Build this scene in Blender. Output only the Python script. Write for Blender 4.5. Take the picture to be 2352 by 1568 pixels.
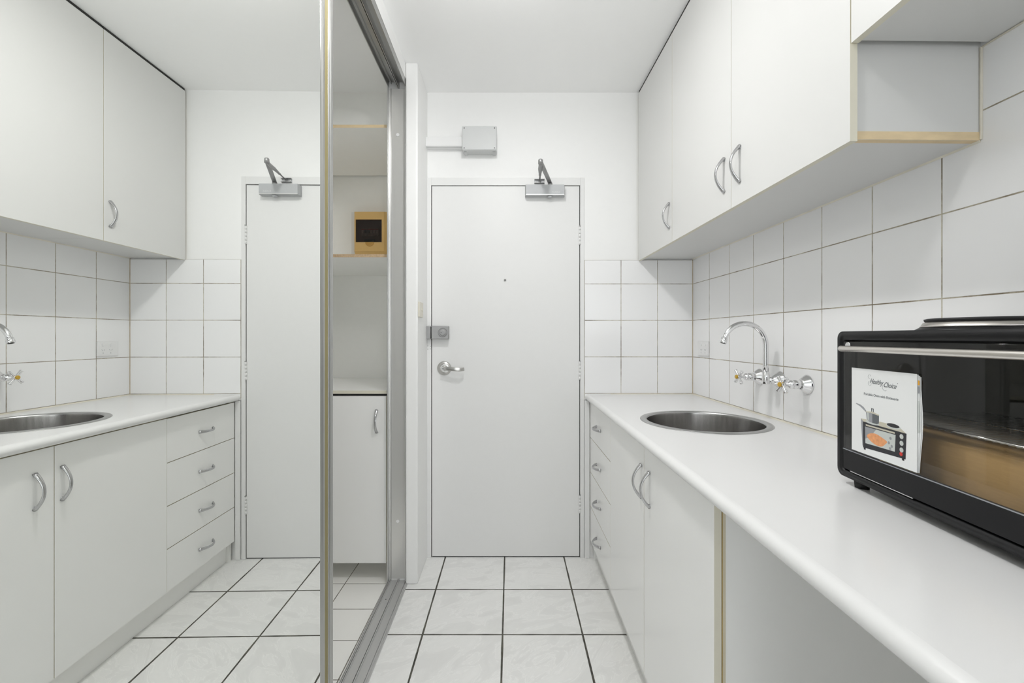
import bpy, bmesh, math, random
from mathutils import Vector, Matrix
from math import pi, sin, cos, radians
random.seed(7)
S = bpy.context.scene
for o in list(bpy.data.objects): bpy.data.objects.remove(o)
COL = S.collection

# ------------------------------------------------------------------ camera
EYE = 1.2125
cam = bpy.data.objects.new('camera', bpy.data.cameras.new('camera'))
COL.objects.link(cam)
cam.location = (0, 0, EYE); cam.rotation_euler = (pi/2, 0, 0)
cam.data.sensor_width = 36; cam.data.lens = 1027.47/2352*36
cam.data.shift_x = 0.00137; cam.data.shift_y = -0.00458
cam.data.clip_start = 0.02
S.camera = cam
# ------------------------------------------------------------------ world, exposure, large lights
S.view_settings.view_transform = 'Standard'; S.view_settings.look = 'None'
S.view_settings.gamma = 1; S.view_settings.use_curve_mapping = False
S.view_settings.exposure = 0.0
S.cycles.max_bounces = 32; S.cycles.diffuse_bounces = 20; S.cycles.glossy_bounces = 10; S.cycles.transparent_max_bounces = 16
w = bpy.data.worlds.new('world'); S.world = w; w.use_nodes = True
w.node_tree.nodes['Background'].inputs[0].default_value = (0.85, 0.93, 1.0, 1)
w.node_tree.nodes['Background'].inputs[1].default_value = 1.0

def area(name, loc, rot, sx, sy, power, col=(1, 1, 1)):
    l = bpy.data.lights.new(name, 'AREA'); l.shape = 'RECTANGLE'; l.size = sx; l.size_y = sy
    l.energy = power; l.color = col
    o = bpy.data.objects.new(name, l); COL.objects.link(o); o.location = loc; o.rotation_euler = rot
    o['label'] = name.replace('_', ' '); return o
# fill light from an added, unseen window behind the camera
area('added_window_fill', (0.1, -3.36, 1.35), (radians(90), 0, 0), 2.3, 1.9, 36, (0.98, 0.99, 1.0))
# the small ceiling lamp of the kitchen (its fitting is built below)
LAMP = (-0.07, 1.38, 2.50)
def dome_light(name, loc, power, down):
    """a round ceiling fitting: light from its dome to all sides and, stronger, straight down"""
    l = bpy.data.lights.new(name, 'POINT'); l.shadow_soft_size = 0.05; l.energy = power; l.color = (1.0, 0.995, 0.985)
    o = bpy.data.objects.new(name, l); COL.objects.link(o); o.location = (loc[0], loc[1], loc[2]-0.065)
    l = bpy.data.lights.new(name+'_down', 'AREA'); l.shape = 'DISK'; l.size = 0.14; l.energy = down; l.color = (1.0, 0.995, 0.985)
    o = bpy.data.objects.new(name+'_down', l); COL.objects.link(o); o.location = (loc[0], loc[1], loc[2]-0.012)
dome_light('kitchen_lamp_light', LAMP, 4.0, 7.8)
# added second fitting, unseen, whose light fills the near end of the kitchen
FILL_LAMP = (-0.05, 0.52, 2.515)
dome_light('added_lamp_fill', FILL_LAMP, 6.2, 1.2)

# ------------------------------------------------------------------ materials
def newmat(name):
    m = bpy.data.materials.new(name); m.use_nodes = True
    return m, m.node_tree.nodes, m.node_tree.links, m.node_tree.nodes['Principled BSDF']
def M(name, col, rough=0.5, metal=0.0, spec=0.5, var=0.0, scale=30, bump=0.0, bscale=300, stretch=None, coat=0.0):
    m, N, L, b = newmat(name)
    b.inputs['Base Color'].default_value = (*col, 1); b.inputs['Roughness'].default_value = rough
    b.inputs['Metallic'].default_value = metal; b.inputs['Specular IOR Level'].default_value = spec
    if coat: b.inputs['Coat Weight'].default_value = coat; b.inputs['Coat Roughness'].default_value = 0.05
    tc = N.new('ShaderNodeTexCoord'); src = tc.outputs['Object']
    if stretch:
        mp = N.new('ShaderNodeMapping'); mp.inputs['Scale'].default_value = stretch
        L.new(src, mp.inputs[0]); src = mp.outputs[0]
    n = N.new('ShaderNodeTexNoise'); n.inputs['Scale'].default_value = scale; n.inputs['Detail'].default_value = 4
    L.new(src, n.inputs['Vector'])
    r = N.new('ShaderNodeMix'); r.data_type = 'RGBA'
    r.inputs['A'].default_value = (*[c*(1-var) for c in col], 1); r.inputs['B'].default_value = (*[min(1, c*(1+var)) for c in col], 1)
    L.new(n.outputs['Fac'], r.inputs['Factor']); L.new(r.outputs['Result'], b.inputs['Base Color'])
    if bump:
        n2 = N.new('ShaderNodeTexNoise'); n2.inputs['Scale'].default_value = bscale; n2.inputs['Detail'].default_value = 3
        L.new(src, n2.inputs['Vector'])
        bp = N.new('ShaderNodeBump'); bp.inputs['Strength'].default_value = bump; bp.inputs['Distance'].default_value = 0.001
        L.new(n2.outputs['Fac'], bp.inputs['Height']); L.new(bp.outputs['Normal'], b.inputs['Normal'])
    return m

def tilemat(name, au, av, u0, v0, su, sv, gw, tile, g1, g2, rough=0.15, vein=0.0, vcol=None, gvar=0.4, bump=0.5, nscale=9):
    m, N, L, b = newmat(name)
    tc = N.new('ShaderNodeTexCoord'); sp = N.new('ShaderNodeSeparateXYZ'); L.new(tc.outputs['Object'], sp.inputs[0])
    def mth(op, a, bb=None, c=None):
        n = N.new('ShaderNodeMath'); n.operation = op
        for i, v in enumerate((a, bb, c)):
            if v is None: continue
            if isinstance(v, (int, float)): n.inputs[i].default_value = v
            else: L.new(v, n.inputs[i])
        return n.outputs[0]
    ns = N.new('ShaderNodeTexNoise'); ns.inputs['Scale'].default_value = nscale; ns.inputs['Detail'].default_value = 3
    L.new(tc.outputs['Object'], ns.inputs['Vector'])
    half = mth('MULTIPLY', mth('ADD', mth('MULTIPLY', mth('SUBTRACT', ns.outputs['Fac'], 0.5), gvar*4), 1.0), gw/2)
    ds = []; ids = []
    for ax, o0, s in ((au, u0, su), (av, v0, sv)):
        t = mth('DIVIDE', mth('SUBTRACT', sp.outputs[ax], o0), s)
        fr = mth('FRACT', t); ids.append(mth('FLOOR', t))
        ds.append(mth('MULTIPLY', mth('MINIMUM', fr, mth('SUBTRACT', 1.0, fr)), s))
    d = mth('MINIMUM', ds[0], ds[1])
    mr = N.new('ShaderNodeMapRange'); mr.interpolation_type = 'SMOOTHSTEP'
    L.new(d, mr.inputs['Value']); L.new(mth('SUBTRACT', half, 0.0004), mr.inputs['From Min']); L.new(mth('ADD', half, 0.0006), mr.inputs['From Max'])
    # grout colour
    n2 = N.new('ShaderNodeTexNoise'); n2.inputs['Scale'].default_value = 6; n2.inputs['Detail'].default_value = 6; n2.inputs['Roughness'].default_value = 0.75
    L.new(tc.outputs['Object'], n2.inputs['Vector'])
    cr = N.new('ShaderNodeValToRGB'); cr.color_ramp.elements[0].position = 0.42; cr.color_ramp.elements[1].position = 0.6
    cr.color_ramp.elements[0].color = (*g1, 1); cr.color_ramp.elements[1].color = (*g2, 1)
    L.new(n2.outputs['Fac'], cr.inputs[0])
    # tile colour
    tcol = N.new('ShaderNodeMix'); tcol.data_type = 'RGBA'
    tcol.inputs['A'].default_value = (*[c*0.985 for c in tile], 1); tcol.inputs['B'].default_value = (*tile, 1)
    wn = N.new('ShaderNodeTexWhiteNoise'); wn.noise_dimensions = '2D'
    cx = N.new('ShaderNodeCombineXYZ'); L.new(ids[0], cx.inputs[0]); L.new(ids[1], cx.inputs[1]); L.new(cx.outputs[0], wn.inputs['Vector'])
    L.new(wn.outputs['Value'], tcol.inputs['Factor']); col = tcol.outputs['Result']
    if vein:
        rot = N.new('ShaderNodeVectorRotate'); rot.rotation_type = 'Z_AXIS'
        L.new(tc.outputs['Object'], rot.inputs['Vector']); L.new(mth('ADD', mth('MULTIPLY', wn.outputs['Value'], 0.9), -0.95), rot.inputs['Angle'])
        off = N.new('ShaderNodeVectorMath'); off.operation = 'ADD'; L.new(rot.outputs[0], off.inputs[0])
        sc = N.new('ShaderNodeVectorMath'); sc.operation = 'SCALE'; sc.inputs['Scale'].default_value = 7.3; L.new(wn.outputs['Color'], sc.inputs[0]); L.new(sc.outputs[0], off.inputs[1])
        mp = N.new('ShaderNodeMapping'); mp.inputs['Scale'].default_value = (5.5, 13, 5); L.new(off.outputs[0], mp.inputs[0])
        a = N.new('ShaderNodeTexNoise'); a.inputs['Scale'].default_value = 1.0; a.inputs['Detail'].default_value = 7; a.inputs['Roughness'].default_value = 0.62; a.inputs['Distortion'].default_value = 1.1
        L.new(mp.outputs[0], a.inputs['Vector'])
        vd = mth('ABSOLUTE', mth('SUBTRACT', a.outputs['Fac'], 0.5))
        mv = N.new('ShaderNodeMapRange'); L.new(vd, mv.inputs['Value']); mv.inputs['From Min'].default_value = 0.0; mv.inputs['From Max'].default_value = 0.022
        mv.inputs['To Min'].default_value = vein; mv.inputs['To Max'].default_value = 0.0
        cl = N.new('ShaderNodeMapRange'); L.new(a.outputs['Fac'], cl.inputs['Value']); cl.inputs['From Min'].default_value = 0.35; cl.inputs['From Max'].default_value = 0.65
        mc = N.new('ShaderNodeMix'); mc.data_type = 'RGBA'; L.new(cl.outputs[0], mc.inputs['Factor']); L.new(col, mc.inputs['B'])
        mc.inputs['A'].default_value = (*[c*0.905 for c in tile], 1)
        mx = N.new('ShaderNodeMix'); mx.data_type = 'RGBA'; L.new(mv.outputs[0], mx.inputs['Factor']); L.new(mc.outputs['Result'], mx.inputs['A'])
        mx.inputs['B'].default_value = (*(vcol or (0.9, 0.9, 0.9)), 1); col = mx.outputs['Result']
    fin = N.new('ShaderNodeMix'); fin.data_type = 'RGBA'; L.new(mr.outputs[0], fin.inputs['Factor'])
    L.new(cr.outputs[0], fin.inputs['A']); L.new(col, fin.inputs['B']); L.new(fin.outputs['Result'], b.inputs['Base Color'])
    ro = N.new('ShaderNodeMapRange'); L.new(mr.outputs[0], ro.inputs['Value']); ro.inputs['To Min'].default_value = 0.85; ro.inputs['To Max'].default_value = rough
    L.new(ro.outputs[0], b.inputs['Roughness'])
    bp = N.new('ShaderNodeBump'); bp.inputs['Strength'].default_value = bump; bp.inputs['Distance'].default_value = 0.0015
    L.new(mr.outputs[0], bp.inputs['Height']); L.new(bp.outputs['Normal'], b.inputs['Normal'])
    return m

WHITE = M('wall_paint', (0.86, 0.86, 0.855), 0.6, bump=0.10, bscale=420, var=0.01)
CEIL = M('ceiling_paint', (0.94, 0.94, 0.938), 0.75, bump=0.06, bscale=300, var=0.008)
DOORP = M('door_enamel', (0.76, 0.76, 0.755), 0.45, bump=0.05, bscale=300, var=0.01)
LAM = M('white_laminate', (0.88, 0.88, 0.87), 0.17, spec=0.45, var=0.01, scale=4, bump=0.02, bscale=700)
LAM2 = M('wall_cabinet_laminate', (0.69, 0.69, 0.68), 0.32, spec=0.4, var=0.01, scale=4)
BENCH = M('bench_laminate', (0.79, 0.79, 0.79), 0.22, spec=0.45, var=0.008, scale=5)
CREAM = M('yellowed_edge', (0.62, 0.57, 0.44), 0.5, var=0.08, scale=25)
CREAML = M('cream_edge', (0.72, 0.69, 0.58), 0.45, var=0.05, scale=25)
GLUE = M('old_glue', (0.42, 0.30, 0.10), 0.6, var=0.3, scale=30)
PINE = M('raw_timber_edge', (0.74, 0.59, 0.37), 0.7, var=0.16, scale=24, stretch=(1, 1, 3))
CHIP = M('chipboard', (0.52, 0.38, 0.24), 0.85, var=0.35, scale=160)
CLOSET = M('closet_paint', (0.92, 0.92, 0.90), 0.7, var=0.015, bump=0.12, bscale=250)
ALU = M('anodised_aluminium', (0.45, 0.45, 0.44), 0.34, metal=1.0, var=0.05, scale=12, stretch=(1, 1, 0.05), bump=0.03, bscale=600)
ALUS = M('satin_aluminium', (0.72, 0.72, 0.72), 0.38, metal=1.0, var=0.04, scale=10)
JAMB = M('worn_jamb_aluminium', (0.74, 0.735, 0.715), 0.22, metal=0.45, var=0.05, scale=12, stretch=(1, 1, 0.05))
OLIVE = M('olive_stile_strip', (0.26, 0.22, 0.09), 0.5, metal=0.0, var=0.1, scale=10)
CHROME = M('chrome', (0.82, 0.82, 0.83), 0.07, metal=1.0)
HANDLE = M('satin_chrome', (0.54, 0.54, 0.55), 0.16, metal=1.0)
STEEL = M('brushed_steel', (0.43, 0.42, 0.41), 0.24, metal=1.0, var=0.30, scale=6, stretch=(14, 14, 0.6), bump=0.08, bscale=60)
RIMST = M('sink_rim_steel', (0.47, 0.47, 0.465), 0.28, metal=1.0, var=0.04)
NICKEL = M('satin_nickel', (0.58, 0.57, 0.55), 0.28, metal=1.0, var=0.03)
LOCKG = M('grey_lock_paint', (0.36, 0.36, 0.36), 0.45, metal=0.35, var=0.06, scale=60)
SILVER = M('silver_paint', (0.47, 0.48, 0.49), 0.5, spec=0.3, metal=0.12, var=0.03, scale=40)
SILVERD = M('dark_silver_paint', (0.36, 0.36, 0.36), 0.4, metal=0.6, var=0.05, scale=40)
GREYPL = M('light_grey_plastic', (0.60, 0.61, 0.61), 0.45, var=0.015)
WPL = M('white_plastic', (0.80, 0.80, 0.80), 0.3, var=0.01)
BEIGEPL = M('beige_plastic', (0.72, 0.69, 0.60), 0.4, var=0.02)
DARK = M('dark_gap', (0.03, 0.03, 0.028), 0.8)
AMBER = M('amber_cap', (0.62, 0.38, 0.03), 0.3, var=0.15, scale=90)
BLACK = M('black_enamel', (0.007, 0.007, 0.008), 0.36, spec=0.3, var=0.05)
BLACKP = M('black_panel', (0.009, 0.009, 0.010), 0.45, spec=0.22, var=0.04)
RUBBER = M('black_rubber', (0.015, 0.015, 0.015), 0.75)
CAV = M('oven_cavity', (0.17, 0.165, 0.15), 0.35, metal=0.5, var=0.1)
HOTP = M('cast_iron', (0.010, 0.010, 0.011), 0.6, var=0.1)
BARS = M('brushed_bar', (0.70, 0.67, 0.63), 0.26, metal=1.0, var=0.03, scale=5, stretch=(0.3, 20, 20))
CARD = M('cardboard', (0.76, 0.50, 0.22), 0.85, var=0.1, scale=40, stretch=(1, 1, 8))
PAPER = M('white_paper', (0.80, 0.81, 0.81), 0.55, var=0.01)
INK = M('grey_ink', (0.12, 0.13, 0.14), 0.6)
INKB = M('black_ink', (0.02, 0.02, 0.025), 0.5)
INKG = M('mid_grey_ink', (0.30, 0.31, 0.33), 0.5)
INKL = M('pale_grey_ink', (0.55, 0.58, 0.56), 0.5)
INKBE = M('beige_ink', (0.55, 0.52, 0.42), 0.5)
INKO = M('orange_ink', (0.75, 0.33, 0.14), 0.5, var=0.3, scale=160)
INKR = M('red_ink', (0.6, 0.03, 0.02), 0.5)
INKS = M('orange_page_print', (0.78, 0.38, 0.03), 0.5)
YBOX = M('yellow_switchboard_plastic', (0.80, 0.53, 0.20), 0.4, var=0.03)
CAULK = M('aged_sealant', (0.74, 0.70, 0.60), 0.5, var=0.2, scale=14)
EDGEG = M('thin_grout_edge', (0.45, 0.43, 0.38), 0.8, var=0.5, scale=20)
STAIN = M('stained_corner_grout', (0.52, 0.44, 0.32), 0.8, var=0.45, scale=16)
TRACK = M('track_aluminium', (0.56, 0.56, 0.555), 0.33, metal=0.5, var=0.06, scale=8, stretch=(1, 0.05, 1))
FLOORT = tilemat('floor_tiles', 0, 1, -0.3589, 2.1485, 0.3262, 0.3262, 0.0072, (0.84, 0.84, 0.83), (0.05, 0.048, 0.04), (0.13, 0.125, 0.10), 0.16, vein=0.55, vcol=(0.91, 0.91, 0.90), gvar=0.25)
CLFLOOR = tilemat('closet_floor_tiles', 0, 1, -0.8139, 2.198, 0.205, 0.2055, 0.0038, (0.86, 0.855, 0.83), (0.12, 0.11, 0.09), (0.25, 0.24, 0.2), 0.2, gvar=0.2)
WT = (0.87, 0.87, 0.875)
BTILE = tilemat('back_wall_tiles', 0, 2, 0.4062, 1.5027-2.0, 0.2, 0.2, 0.0030, WT, (0.16, 0.13, 0.09), (0.55, 0.51, 0.42), 0.12, gvar=0.25, nscale=5)
RTILE = tilemat('right_wall_tiles', 1, 2, 0.0, 1.5027-2.0, 0.2, 0.2, 0.0030, WT, (0.20, 0.16, 0.11), (0.56, 0.52, 0.42), 0.12, gvar=0.25, nscale=5)

def glassy(name, tint, refl=0.08, rough=0.02):
    m, N, L, b = newmat(name)
    tr = N.new('ShaderNodeBsdfTransparent'); tr.inputs[0].default_value = (*tint, 1)
    gl = N.new('ShaderNodeBsdfGlossy'); gl.inputs['Roughness'].default_value = rough; gl.inputs[0].default_value = (1, 1, 1, 1)
    fr = N.new('ShaderNodeFresnel'); fr.inputs[0].default_value = 1.0+refl*6
    mx = N.new('ShaderNodeMixShader'); ge = N.new('ShaderNodeNewGeometry'); fb = N.new('ShaderNodeMath'); fb.operation = 'SUBTRACT'; fb.inputs[0].default_value = 1.0; L.new(ge.outputs['Backfacing'], fb.inputs[1])
    fm = N.new('ShaderNodeMath'); fm.operation = 'MULTIPLY'; L.new(fr.outputs[0], fm.inputs[0]); L.new(fb.outputs[0], fm.inputs[1]); L.new(fm.outputs[0], mx.inputs[0]); L.new(tr.outputs[0], mx.inputs[1]); L.new(gl.outputs[0], mx.inputs[2])
    L.new(mx.outputs[0], N['Material Output'].inputs[0]); return m
OVGLASS = glassy('smoked_oven_glass', (0.84, 0.835, 0.82), 0.07)
SBGLASS = glassy('smoked_lid', (0.50, 0.45, 0.42), 0.06)
WGLASS = glassy('window_glass', (0.95, 0.97, 0.96), 0.07)
m, N, L, b = newmat('mirror_glass')
b.inputs['Base Color'].default_value = (0.935, 0.945, 0.925, 1); b.inputs['Metallic'].default_value = 1; b.inputs['Roughness'].default_value = 0.0
MIRROR = m
def emis(name, col, st):
    m, N, L, b = newmat(name); b.inputs['Emission Color'].default_value = (*col, 1); b.inputs['Emission Strength'].default_value = st
    b.inputs['Base Color'].default_value = (0.8, 0.8, 0.8, 1); return m
LAMPG = emis('lamp_diffuser', (1, 0.98, 0.95), 2.0)

# ------------------------------------------------------------------ mesh helpers
class MB:
    def __init__(s): s.bm = bmesh.new(); s.mats = []
    def mi(s, m):
        if m not in s.mats: s.mats.append(m)
        return s.mats.index(m)
    def face(s, vs, i, smooth=False):
        try: f = s.bm.faces.new(vs)
        except ValueError: return None
        f.material_index = i; f.smooth = smooth; return f
    def box(s, x0, x1, y0, y1, z0, z1, m, bev=0, seg=2, side=None, faces=None, smooth=False):
        """faces: dict of '-x' '+x' '-y' '+y' '-z' '+z' -> material"""
        i = s.mi(m)
        v = [s.bm.verts.new(p) for p in ((x0,y0,z0),(x1,y0,z0),(x1,y1,z0),(x0,y1,z0),(x0,y0,z1),(x1,y0,z1),(x1,y1,z1),(x0,y1,z1))]
        fl = {'-z': (3,2,1,0), '+z': (4,5,6,7), '-y': (0,1,5,4), '+x': (1,2,6,5), '+y': (2,3,7,6), '-x': (3,0,4,7)}
        fs = []
        for k, q in fl.items():
            mm = i
            if faces and k in faces: mm = s.mi(faces[k])
            fs.append(s.face([v[a] for a in q], mm))
        if bev:
            es = list({e for f in fs for e in f.edges})
            r = bmesh.ops.bevel(s.bm, geom=es, offset=bev, segments=seg, affect='EDGES', profile=0.5, clamp_overlap=True)
            for f in r['faces']: f.smooth = True
        return s
    def prism(s, pts, z0, z1, m, axis='z', smooth=False, mf=None, cap=True):
        """extrude a 2-D outline; axis z: pts=(x,y); axis y: pts=(x,z); axis x: pts=(y,z)"""
        i = s.mi(m)
        def P(a, b, c):
            return {'z': (a, b, c), 'y': (a, c, b), 'x': (c, a, b)}[axis]
        A = [s.bm.verts.new(P(a, b, z0)) for a, b in pts]; B = [s.bm.verts.new(P(a, b, z1)) for a, b in pts]
        n = len(pts)
        for k in range(n):
            s.face([A[k], A[(k+1) % n], B[(k+1) % n], B[k]], s.mi(mf[k]) if mf and mf.get(k) else i, smooth)
        if cap: s.face(A[::-1], i); s.face(B, i)
        return s
    def lathe(s, prof, m, origin=(0,0,0), axis=(0,0,1), n=32, capA=True, capB=True, smooth=True):
        i = s.mi(m); ax = Vector(axis).normalized(); u = ax.orthogonal().normalized(); v = ax.cross(u); O = Vector(origin)
        rings = []
        for r, h in prof:
            rings.append([s.bm.verts.new(O+ax*h+(u*cos(2*pi*k/n)+v*sin(2*pi*k/n))*max(r, 1e-5)) for k in range(n)])
        for a, b in zip(rings, rings[1:]):
            for k in range(n): s.face([a[k], a[(k+1) % n], b[(k+1) % n], b[k]], i, smooth)
        if capA: s.face(rings[0][::-1], i)
        if capB: s.face(rings[-1], i)
        return s
    def sweep(s, path, prof, m, up=None, smooth=True, closed_prof=True):
        """prof: function(t, k)->list of (a,b) offsets, or list; path: list of Vectors"""
        i = s.mi(m); path = [Vector(p) for p in path]; rings = []; nrm = None
        for k, p in enumerate(path):
            t = (path[min(k+1, len(path)-1)]-path[max(k-1, 0)]).normalized()
            if up is not None:
                a = Vector(up).cross(t)
                if a.length < 1e-6: a = t.orthogonal()
                a.normalize(); b_ = t.cross(a).normalized()
            else:
                if nrm is None: nrm = t.orthogonal().normalized()
                nrm = (nrm-t*nrm.dot(t)).normalized(); a = nrm; b_ = t.cross(a)
            pr = prof(k/(len(path)-1)) if callable(prof) else prof
            rings.append([s.bm.verts.new(p+a*x+b_*y) for x, y in pr])
        n = len(rings[0])
        for A, B in zip(rings, rings[1:]):
            for k in range(n): s.face([A[k], A[(k+1) % n], B[(k+1) % n], B[k]], i, smooth)
        s.face(rings[0][::-1], i); s.face(rings[-1], i)
        return s
    def tube(s, path, r, m, n=12):
        f = (lambda t: [((r(t) if callable(r) else r)*cos(2*pi*k/n), (r(t) if callable(r) else r)*sin(2*pi*k/n)) for k in range(n)])
        return s.sweep(path, f, m)
    def obj(s, name, parent=None, loc=(0,0,0), rot=0, kind=None, label=None, cat=None, group=None, warp=None):
        if warp:
            for v in s.bm.verts: v.co = warp(v.co)
        bmesh.ops.recalc_face_normals(s.bm, faces=s.bm.faces)
        me = bpy.data.meshes.new(name); s.bm.to_mesh(me); s.bm.free()
        for m in s.mats: me.materials.append(m)
        o = bpy.data.objects.new(name, me); COL.objects.link(o); o.location = loc
        o.rotation_euler = rot if isinstance(rot, tuple) else (0, 0, rot)
        if parent: o.parent = parent
        tag(o, label, cat, group, kind); return o
def tag(o, label=None, cat=None, group=None, kind=None):
    if label: o['label'] = label
    if cat: o['category'] = cat
    if group: o['group'] = group
    if kind: o['kind'] = kind
    return o
def thing(name, label, cat, loc=(0,0,0), rot=0, group=None, kind=None):
    o = bpy.data.objects.new(name, None); COL.objects.link(o); o.location = loc; o.empty_display_size = 0.05
    o.rotation_euler = rot if isinstance(rot, tuple) else (0, 0, rot)
    return tag(o, label, cat, group, kind)
def dup(o, parent=None):
    c = o.copy(); COL.objects.link(c); c.parent = parent
    for ch in list(o.children): dup(ch, c)
    return c
def text(name, body, size, m, parent, mat, shear=0.0, ext=0.00012, align='LEFT', sx=1.0, off=0.0):
    cu = bpy.data.curves.new('t', 'FONT'); cu.body = body; cu.size = size; cu.shear = shear; cu.extrude = ext; cu.align_x = align; cu.offset = off
    t = bpy.data.objects.new('t', cu); COL.objects.link(t)
    dg = bpy.context.evaluated_depsgraph_get(); me = bpy.data.meshes.new_from_object(t.evaluated_get(dg))
    bpy.data.objects.remove(t); me.materials.clear(); me.materials.append(m)
    me.transform(Matrix.Scale(sx, 4, (1, 0, 0))); me.name = name
    o = bpy.data.objects.new(name, me); COL.objects.link(o); o.parent = parent; o.matrix_local = mat; return o
def circ(cx, cy, r, n=32, a0=0, a1=2*pi, end=False):
    return [(cx+r*cos(a0+(a1-a0)*k/(n if not end else n-1)), cy+r*sin(a0+(a1-a0)*k/(n if not end else n-1))) for k in range(n)]
def rrect(x0, x1, y0, y1, r, n=6):
    p = []
    for cx_, cy_, a in ((x1-r, y0+r, -pi/2), (x1-r, y1-r, 0), (x0+r, y1-r, pi/2), (x0+r, y0+r, pi)):
        p += circ(cx_, cy_, r, n, a, a+pi/2, True)
    return p

# ------------------------------------------------------------------ frames of the room
D = 2.459                       # distance of the tiled back wall
XW, AW = 1.0005, 0.0147         # right wall at the corner, and how far it is out of square
ZC = 2.557; ZB = 0.8975
FR = ((XW, D, 0), AW)           # right wall frame: local x into the wall, local -y along it towards the room
FB = ((0.435, D, 0), 0.004)     # base cabinet front frame
TW = 0.01064
FWR = ((-0.516, 1.0, 0), TW)    # wardrobe frame: local x from the mirror face, local y = Y-1
def wy(Y): return Y-1.0
YR = -3.4                       # rear wall of the living room
# ------------------------------------------------------------------ shell
b = MB(); b.box(-0.60, 1.25, YR-0.1, 2.62, -0.05, 0.0, FLOORT)
b.box(-1.35, -0.60, YR-0.1, 3.0, -0.05, 0.0, CLFLOOR); b.obj('floor', kind='structure')
b = MB(); b.box(-1.35, 1.25, YR-0.1, 3.0, ZC, ZC+0.06, CEIL); b.obj('ceiling', kind='structure')
# back wall: plaster above and right of the door, tiles right of the door
b = MB()
b.box(-0.60, 1.10, 2.464, 2.60, 2.0866, ZC, WHITE)
b.box(0.4060, 1.10, 2.464, 2.60, 0, 2.0866, WHITE)
b.box(0.4062, XW+0.004, 2.4555, 2.464, ZB-0.03, 1.6319, BTILE, faces={'+z': WHITE, '-x': WHITE})
b.box(0.4062, XW+0.002, 2.4560, 2.464, 1.6319, 1.6336, EDGEG); b.box(0.4048, 0.4062, 2.4572, 2.464, ZB-0.02, 1.6336, EDGEG)
b.box(XW-0.0035, XW+0.003, 2.4545, 2.457, ZB, 1.6319, STAIN)
b.obj('wall_back', kind='structure')
# right wall, tiled
b = MB(); b.box(0, 0.12, -5.9, 0.15, 0, ZC, RTILE); b.obj('wall_right', loc=FR[0], rot=FR[1], kind='structure')
# pier at the end of the wardrobe, and the bulkhead above the sliding doors
b = MB(); b.box(0.013, 0.0735, wy(2.190), wy(2.475), 0, ZC, WHITE, bev=0.009, seg=4)
b.box(-0.079, 0.014, wy(2.224), wy(2.90), 0, ZC, WHITE)
b.box(-0.095, 0.0125, wy(-0.9), wy(2.224), 2.480, ZC, WHITE)
b.obj('wall_left', loc=FWR[0], rot=FWR[1], kind='structure')
b = MB(); b.box(-0.60, -0.49, YR, -0.88, 0, ZC, WHITE); b.obj('wall_living', kind='structure')
# wardrobe inside
b = MB()
b.box(-1.35, -1.25, -1.0, 3.0, 0, ZC, CLOSET); b.box(-1.25, -0.50, 2.90, 3.0, 0, ZC, CLOSET)
b.box(-1.25, -0.595, 2.464, 2.60, 2.2695, ZC, CLOSET); b.box(-1.25, -0.60, -1.0, -0.90, 0, ZC, CLOSET)
b.obj('wall_wardrobe', kind='structure')
# rear wall with an added window for the fill light
b = MB()
for x0, x1, z0, z1 in ((-1.35, -1.05, 0, ZC), (1.22, 1.35, 0, ZC), (-1.05, 1.22, 0, 0.4), (-1.05, 1.22, 2.3, ZC)):
    b.box(x0, x1, YR-0.1, YR, z0, z1, WHITE)
b.obj('wall_front', kind='structure')
wn = thing('added_window', 'added white framed window, unseen, for fill light from the wall facing the entrance door', None, kind='structure')
b = MB()
for x0, x1, z0, z1 in ((-1.05, -1.0, 0.4, 2.3), (1.17, 1.22, 0.4, 2.3), (-1.0, 1.17, 0.4, 0.45), (-1.0, 1.17, 2.25, 2.3), (0.06, 0.11, 0.45, 2.25)):
    b.box(x0, x1, YR-0.08, YR-0.02, z0, z1, WPL)
b.obj('window_frame', wn)
b = MB(); b.box(-1.0, 1.17, YR-0.055, YR-0.05, 0.45, 2.25, WGLASS); b.obj('window_pane', wn)

# door frame and door
b = MB()
for x0, x1, z0, z1 in ((-0.4605, -0.4366, 0, 2.0866), (0.3827, 0.4058, 0, 2.0866), (-0.4366, 0.3827, 2.0451, 2.0866)):
    b.box(x0, x1, 2.458, 2.60, z0, z1, DOORP, bev=0.001, seg=1)
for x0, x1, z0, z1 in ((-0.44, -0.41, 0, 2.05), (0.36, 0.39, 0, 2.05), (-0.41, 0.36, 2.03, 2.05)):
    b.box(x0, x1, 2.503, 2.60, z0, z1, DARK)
b.box(-0.4368, -0.4322, 2.468, 2.503, 0, 2.0455, DARK); b.box(0.3783, 0.3830, 2.468, 2.503, 0, 2.0455, DARK); b.box(-0.4322, 0.3783, 2.468, 2.503, 2.0408, 2.0455, DARK); b.box(-0.43, 0.38, 2.466, 2.60, 0.0002, 0.0045, DARK)  # dark strips paint the shade in the gap round the door leaf
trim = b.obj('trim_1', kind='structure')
b = MB(); b.box(-0.4326, 0.3787, 2.462, 2.500, 0.005, 2.0411, DOORP, bev=0.0008, seg=1)
door = b.obj('door_1', kind='structure')
for z0, z1 in ((1.7181, 1.8186), (0.9761, 1.0767), (0.2438, 0.3419)):
    b = MB()
    for k in range(5):
        a = z0+(z1-z0)*k/5; b.lathe([(0.0055, 0.0008), (0.0055, (z1-z0)/5-0.0008)], DOORP, (0.3807, 2.4585, a), n=14)
    b.box(0.3725, 0.3890, 2.4600, 2.4622, z0, z1, DOORP); b.box(0.3765, 0.3848, 2.452, 2.459, z1, z1+0.004, SILVERD)
    b.obj('hinge', door)
b = MB(); b.lathe([(0.0075, 0), (0.0075, 0.003), (0.005, 0.0042)], NICKEL, (-0.0306, 2.4622, 1.5242), (0, -1, 0), 20)
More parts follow.
